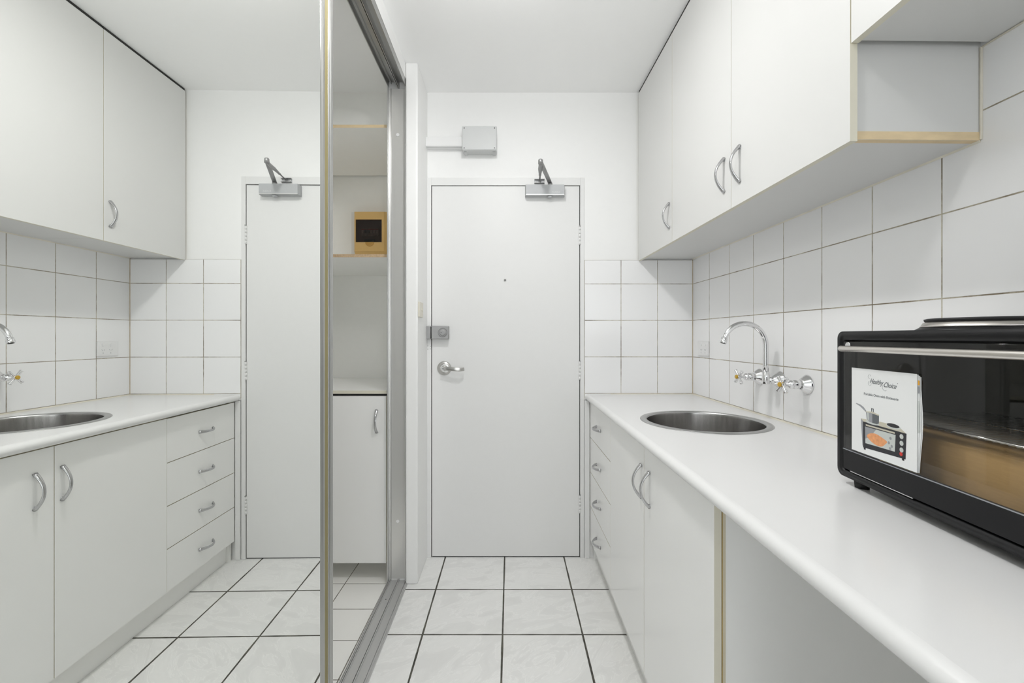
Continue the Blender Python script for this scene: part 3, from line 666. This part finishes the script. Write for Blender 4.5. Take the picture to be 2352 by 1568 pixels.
b.lathe([(0.0100, 0.0166), (0.0100, 0.0169)], DARK, tip, dr_, n=20); b.obj('aerator', sp)

# ------------------------------------------------------------------ power outlet
po = thing('power_outlet', 'white double power outlet on the tiled wall near the corner', 'power outlet', tuple(wall_pt(0.143)+Vector((0, 0, 1.1155))), AW)
b = MB(); b.box(-0.009, -0.0005, -0.058, 0.058, 0, 0.0735, WPL, bev=0.0015, seg=2); b.obj('plate', po)
b = MB(); b.box(-0.0095, -0.0088, -0.046, 0.030, 0.008, 0.066, WPL, bev=0.0003, seg=1); b.obj('face_insert', po)
for y in (-0.030, 0.014):
    b = MB(); b.lathe([(0.0075, 0), (0.0070, 0.002)], WPL, (-0.0095, y, 0.056), (-1, 0, 0), 20); b.obj('rocker_switch', po)
    b = MB()
    for dy, dz, an in ((-0.0065, 0.030, 0.5), (0.0065, 0.030, -0.5), (0, 0.015, 0)):
        c, s_ = cos(an), sin(an); pts = [(-0.0008, -0.0038), (0.0008, -0.0038), (0.0008, 0.0038), (-0.0008, 0.0038)]
        b.prism([(y+dy+px*c-pz*s_, dz+px*s_+pz*c) for px, pz in pts], -0.0100, -0.0094, INKG, 'x')
    b.obj('socket', po)

# ------------------------------------------------------------------ portable oven
OA = 0.075
ov = thing('portable_oven', 'black portable bench oven with glass door and hotplates on the benchtop', 'oven', (0.715, 0.98, ZB), -(pi/2+OA))
W_, H0, H1, DP = 0.560, 0.0175, 0.3265, 0.292
# shell: rounded rectangular sleeve, extruded in local y
b = MB(); i = b.mi(BLACK)
outer = rrect(0, W_, H0, H1, 0.016, 7); inner = rrect(0.013, W_-0.013, H0+0.012, H1-0.018, 0.009, 7)
def rg(pts, y): return [b.bm.verts.new((x, y, z)) for x, z in pts]
o1 = rg([(x+(0.0015 if x < .1 else -0.0015 if x > .4 else 0), z) for x, z in outer], 0.0); o2 = rg(outer, 0.003); o3 = rg(outer, DP); i1 = rg(inner, 0.002); i2 = rg(inner, 0.018)
n_ = len(outer)
for A, B in ((o3, o2), (o2, o1), (o1, i1), (i1, i2)):
    for k in range(n_): b.face([A[k], A[(k+1) % n_], B[(k+1) % n_], B[k]], i, True)
b.face(o3, i)
for k in range(9):  # vent slots on the far end
    b.box(-0.0006, 0.0006, 0.10+k*0.018, 0.104+k*0.018, 0.24, 0.29, DARK)
b.obj('shell', ov)
# cavity
b = MB(); c0, c1 = 0.035, 0.432
b.box(c0, c1, 0.018, 0.27, 0.045, 0.300, CAV)
for f in list(b.bm.faces):
    if abs(f.calc_center_median().y-0.018) < 1e-5: b.bm.faces.remove(f)
b.obj('cavity', ov)
b = MB(); b.box(0.0131, c0, 0.0150, 0.020, 0.030, 0.308, BLACKP); b.box(c1, W_-0.013, 0.0150, 0.020, 0.030, 0.308, BLACKP)
b.box(c0, c1, 0.0150, 0.020, 0.299, 0.308, BLACKP); b.box(c0, c1, 0.0150, 0.020, 0.030, 0.046, BLACKP); b.obj('front_frame', ov)
dn = MB(); dn.box(0.0155, 0.448, 0.0035, 0.0075, 0.075, 0.3055, OVGLASS, bev=0.0008, seg=1)
dr = thing('oven_door', None, None); dr.parent = ov
dn.obj('glass', dr)
b = MB(); b.box(0.0155, 0.448, 0.0030, 0.0100, 0.033, 0.076, BLACKP, bev=0.0012, seg=2); b.box(0.0155, 0.448, 0.0078, 0.0110, 0.290, 0.305, BLACKP); b.box(0.0155, 0.030, 0.0078, 0.0110, 0.076, 0.290, BLACKP); b.box(0.434, 0.448, 0.0078, 0.0110, 0.076, 0.290, BLACKP)
b.box(0.0158, 0.4478, 0.0024, 0.0032, 0.0745, 0.0762, INKG)
b.obj('door_frame', dr)
b = MB(); b.box(0.04, 0.20, 0.0012, 0.0030, 0.0325, 0.0338, ALUS); b.obj('hinge_strip', dr)
b = MB(); b.tube([(0.0390, -0.014, 0.2905), (0.0405, -0.0165, 0.2905), (0.0445, -0.018, 0.2905), (0.20, -0.0185, 0.2905), (0.43, -0.018, 0.2905), (0.445, -0.016, 0.2905), (0.447, -0.012, 0.2905)], 0.0062, BARS, 18)
for x in (0.048, 0.435): b.lathe([(0.0045, 0), (0.0045, 0.022)], ALUS, (x, 0.0045, 0.2905), (0, -1, 0), 14)
b.obj('handle', dr)
for x in (0.0315, 0.434):
    b = MB(); b.lathe([(0.0075, 0), (0.0068, 0.002)], ALUS, (x, 0.0034, 0.2965), (0, -1, 0), 20); b.lathe([(0.0035, 0), (0.0035, 0.0024)], GREYPL, (x, 0.0034, 0.2965), (0, -1, 0), 14); b.obj('fixing_screw', dr)
# control panel
b = MB(); b.box(0.450, W_-0.014, 0.0045, 0.0160, 0.031, 0.307, BLACKP); cp = b.obj('control_panel', ov)
for z in (0.255, 0.185, 0.115):
    b = MB(); b.lathe([(0.022, 0), (0.0215, 0.004), (0.018, 0.016), (0.016, 0.018)], BARS, (0.498, 0.0045, z), (0, -1, 0), 28); b.box(0.4965, 0.4995, -0.0150, -0.0132, z, z+0.016, INKB); b.obj('knob', cp)
b = MB(); b.lathe([(0.006, 0), (0.005, 0.002)], INKR, (0.498, 0.0045, 0.065), (0, -1, 0), 16); b.obj('indicator_light', cp)
for x in (0.045, W_-0.045):
    for y in (0.022, DP-0.03):
        b = MB(); b.lathe([(0.0125, 0.0003), (0.0145, 0.0178)], RUBBER, (x, y, 0), n=20); b.obj('foot', ov)
# hotplates
def hotplate(x, y, r):
    b = MB(); b.lathe([(r+0.014, H1-0.001), (r+0.014, H1+0.0005), (r+0.009, H1+0.004), (r+0.004, H1+0.0065)], BLACK, (x, y, 0), n=64); hp = b.obj('hotplate', ov)
    b = MB(); b.lathe([(r+0.006, H1+0.006), (r+0.0045, H1+0.0085), (r+0.001, H1+0.0145), (r-0.003, H1+0.0155)], BARS, (x, y, 0), n=64); b.obj('steel_ring', hp)
    b = MB(); b.lathe([(r-0.004, H1+0.0145), (r-0.001, H1+0.0165), (r, H1+0.0205), (r-0.004, H1+0.0220), (r-0.035, H1+0.0213), (0.0005, H1+0.0213)], HOTP, (x, y, 0), n=64, capB=False); b.obj('cast_plate', hp)
hotplate(0.177, 0.150, 0.0885); hotplate(0.425, 0.150, 0.072)
# rack, elements
b = MB()
for k in range(34): b.tube([(0.045+k*0.0115, 0.03, 0.158), (0.045+k*0.0115, 0.26, 0.158)], 0.0011, SILVERD, 6)
for y in (0.030, 0.145, 0.260): b.tube([(0.040, y, 0.1600), (0.428, y, 0.1600)], 0.0018, CHROME, 8)
b.obj('rack', ov)
b = MB(); 
for y, z in ((0.08, 0.285), (0.20, 0.285)): b.tube([(0.04, y, z), (0.43, y, z)], 0.0035, NICKEL, 10)
b.obj('heating_element', ov)
b = MB(); b.box(0.415, 0.431, 0.06, 0.2, 0.10, 0.28, CAV, bev=0.003, seg=2); b.tube([(0.425, 0.14, 0.17), (0.39, 0.14, 0.17)], 0.006, CHROME, 10); b.obj('rotisserie_drive', ov)
b = MB(); b.box(0.060, 0.405, 0.045, 0.235, 0.0462, 0.136, CARD, bev=0.002, seg=2); b.box(0.060, 0.405, 0.139, 0.141, 0.1360, 0.1364, CREAM)
b.obj('cardboard_box', loc=ov.location, rot=-(pi/2+OA), label='flat brown cardboard box lying inside the portable oven behind its glass', cat='box')

# ------------------------------------------------------------------ instruction booklet hanging on the oven door
bk = thing('instruction_booklet', 'white instruction booklet with a picture of an oven and saucepan, leaning on the oven glass', 'booklet', (0.715+0.005*cos(OA)+0.0055*sin(OA), 0.98-0.005*sin(OA)+0.0055*cos(OA), ZB), -(pi/2+OA))
BX0, BX1, BZ0, BZ1 = 0.0530, 0.2165, 0.0810, 0.2510
b = MB(); b.box(BX0, BX1, -0.0052, -0.0048, BZ0, BZ1, PAPER); cov = b.obj('cover', bk)
for k, (dx, y, dz) in enumerate(((0.004, -0.0040, -0.001), (0.009, -0.0032, -0.003), (0.012, -0.0022, -0.005))):
    b = MB(); i = b.mi(PAPER); n = 8
    rows = []
    for q in range(n+1):
        t = q/n; x = BX1+dx*(0.35+0.65*sin(t*pi*0.9+0.4)**2)*(0.3+t*0.9)
        rows.append([b.bm.verts.new((BX0+0.002, y, BZ0+(BZ1+dz-BZ0)*t)), b.bm.verts.new((x, y, BZ0+(BZ1+dz-BZ0)*t)), b.bm.verts.new((x, y+0.0003, BZ0+(BZ1+dz-BZ0)*t)), b.bm.verts.new((BX0+0.002, y+0.0003, BZ0+(BZ1+dz-BZ0)*t))])
    for A, B in zip(rows, rows[1:]):
        for e in range(4): b.face([A[e], A[(e+1) % 4], B[(e+1) % 4], B[e]], i)
    b.face(rows[0], i); b.face(rows[-1], i)
    if k == 0:
        b.box(BX1+0.0008, BX1+0.0040, y-0.0002, y-0.0001, 0.232, 0.240, INKS); b.box(BX1+0.0008, BX1+0.0036, y-0.0002, y-0.0001, 0.218, 0.230, INKG); b.box(BX1+0.0008, BX1+0.0040, y-0.0002, y-0.0001, 0.150, 0.205, INKL)
    b.obj('page', bk)
def FT(x, z, a=0): return Matrix.Translation((x, -0.00535, z)) @ Matrix.Rotation(pi/2, 4, 'X') @ Matrix.Rotation(a, 4, 'Z')
text('title_lettering', 'Healthy', 0.0135, INK, cov, FT(0.1042, 0.2240, -0.03), shear=0.55, sx=0.80, off=0.00005)
text('title_lettering', 'Choice', 0.0135, INK, cov, FT(0.1400, 0.2205, -0.02), shear=0.55, sx=0.78, off=0.00005)
for cx_, cz_, r, a0, a1 in ((0.1045, 0.2365, 0.0040, 0.3, 5.0), (0.1050, 0.2235, 0.0042, 1.8, 6.0), (0.1440, 0.2195, 0.0060, 2.2, 5.4)):
    b = MB(); b.tube([(cx_+r*cos(a0+(a1-a0)*k/12), -0.0054, cz_+r*sin(a0+(a1-a0)*k/12)) for k in range(13)], 0.00022, INKG, 5); b.obj('title_flourish', cov)
b = MB()
b.lathe([(0.0008, 0), (0.0008, 0.0001)], INK, (0.1745, -0.0053, 0.2300), (0, -1, 0), 10)
b.obj('trademark_dot', cov)
text('subtitle_lettering', 'Portable Oven with Rotisserie', 0.0070, INK, cov, FT(0.0885, 0.1990, 0.0), sx=1.02)
# cover picture
b = MB()
def pic(pts, m, lay=0): b.prism(pts, -0.00535-0.00004*lay, -0.0052, m, 'y')
pic([(0.080, 0.150), (0.088, 0.145), (0.088, 0.093), (0.0845, 0.097)], INKG)
pic([(0.080, 0.150), (0.132, 0.153), (0.176, 0.153), (0.194, 0.1435), (0.088, 0.145)], INKBE)
pic([(0.086, 0.145), (0.1945, 0.1435), (0.1925, 0.0975), (0.087, 0.0930)], INKB, 1)
pic([(0.094, 0.1410), (0.168, 0.1405), (0.168, 0.1375), (0.094, 0.1380)], INKBE, 2)
pic([(0.092, 0.136), (0.170, 0.136), (0.168, 0.105), (0.093, 0.103)], INKL, 2)
pic([(0.092, 0.136), (0.122, 0.136), (0.106, 0.118), (0.093, 0.112)], INKG, 3)
blob = [(0.1235+0.0255*cos(t)*(1+0.10*sin(3*t)), 0.1165+0.0095*sin(t)*(1+0.22*cos(2*t+2.2))) for t in [2*pi*k/28 for k in range(28)]]
pic(blob, INKO, 4)
for x, z in ((0.158, 0.127), (0.154, 0.118), (0.161, 0.113), (0.157, 0.108)): pic(circ(x, z, 0.0028, 10), INKG, 4)
for z in (0.136, 0.124, 0.112): pic(circ(0.1835, z, 0.0044, 18), INKL, 3)
pic(circ(0.1825, 0.1045, 0.0036, 14), INKR, 3)
for x, z in ((0.091, 0.0905), (0.187, 0.0950)): pic([(x-0.0025, z-0.001), (x+0.0025, z-0.001), (x+0.0025, z+0.004), (x-0.0025, z+0.004)], INKB, 1)
pic([(0.165+0.0170*cos(t), 0.1500+0.0042*sin(t)) for t in [2*pi*k/20 for k in range(20)]], INKL, 2)
pic([(0.164+0.0150*cos(t), 0.1518+0.0036*sin(t)) for t in [2*pi*k/20 for k in range(20)]], INKB, 3)
pic([(0.112+0.0185*cos(t), 0.1470+0.0034*sin(t)) for t in [2*pi*k/20 for k in range(20)]], INKL, 2)
pic([(0.0945, 0.1665), (0.1290, 0.1640), (0.1290, 0.1490), (0.124, 0.1465), (0.104, 0.1475), (0.0970, 0.1520)], INKG, 4)
pic([(0.112, 0.1650), (0.1290, 0.1640), (0.1290, 0.1490), (0.124, 0.1465), (0.112, 0.1470)], INK, 5)
pic([(0.0980, 0.1650), (0.102, 0.1650), (0.103, 0.1500), (0.0995, 0.1515)], INKL, 5)
pic([(0.0940, 0.1665), (0.112, 0.1690), (0.1292, 0.1655), (0.1292, 0.1635), (0.112, 0.1655), (0.0945, 0.1650)], INKBE, 6)
pic([(0.0950, 0.1680), (0.0880, 0.1740), (0.078, 0.1780), (0.067, 0.1792), (0.066, 0.1778), (0.077, 0.1745), (0.087, 0.1695), (0.0945, 0.1650)], INKG, 4)
pic([(0.109, 0.168), (0.109, 0.1755), (0.1155, 0.1750), (0.1155, 0.1672), (0.1138, 0.1672), (0.1138, 0.1735), (0.1108, 0.1735), (0.1108, 0.168)], INK, 4)
b.obj('cover_picture', cov)

# ------------------------------------------------------------------ lamps
def lamp(name, x, y, r, label):
    t = thing(name, label, 'ceiling light', (x, y, ZC))
    b = MB(); b.lathe([(r, 0), (r, -0.022), (r-0.006, -0.026)], WPL, n=40); b.obj('base', t)
    b = MB(); b.lathe([(r-0.008, -0.024), (r-0.012, -0.034), (r*0.6, -0.042), (0.001, -0.043)], LAMPG, n=40, capB=False); b.obj('diffuser', t)
lamp('ceiling_light', LAMP[0], LAMP[1], 0.085, 'round white ceiling light above the kitchen floor, nearer the entrance door')
lamp('ceiling_light', FILL_LAMP[0], FILL_LAMP[1], 0.085, 'added round white ceiling light, unseen, for fill at the living room end of the kitchen')  # fitting added to go with the second fill light
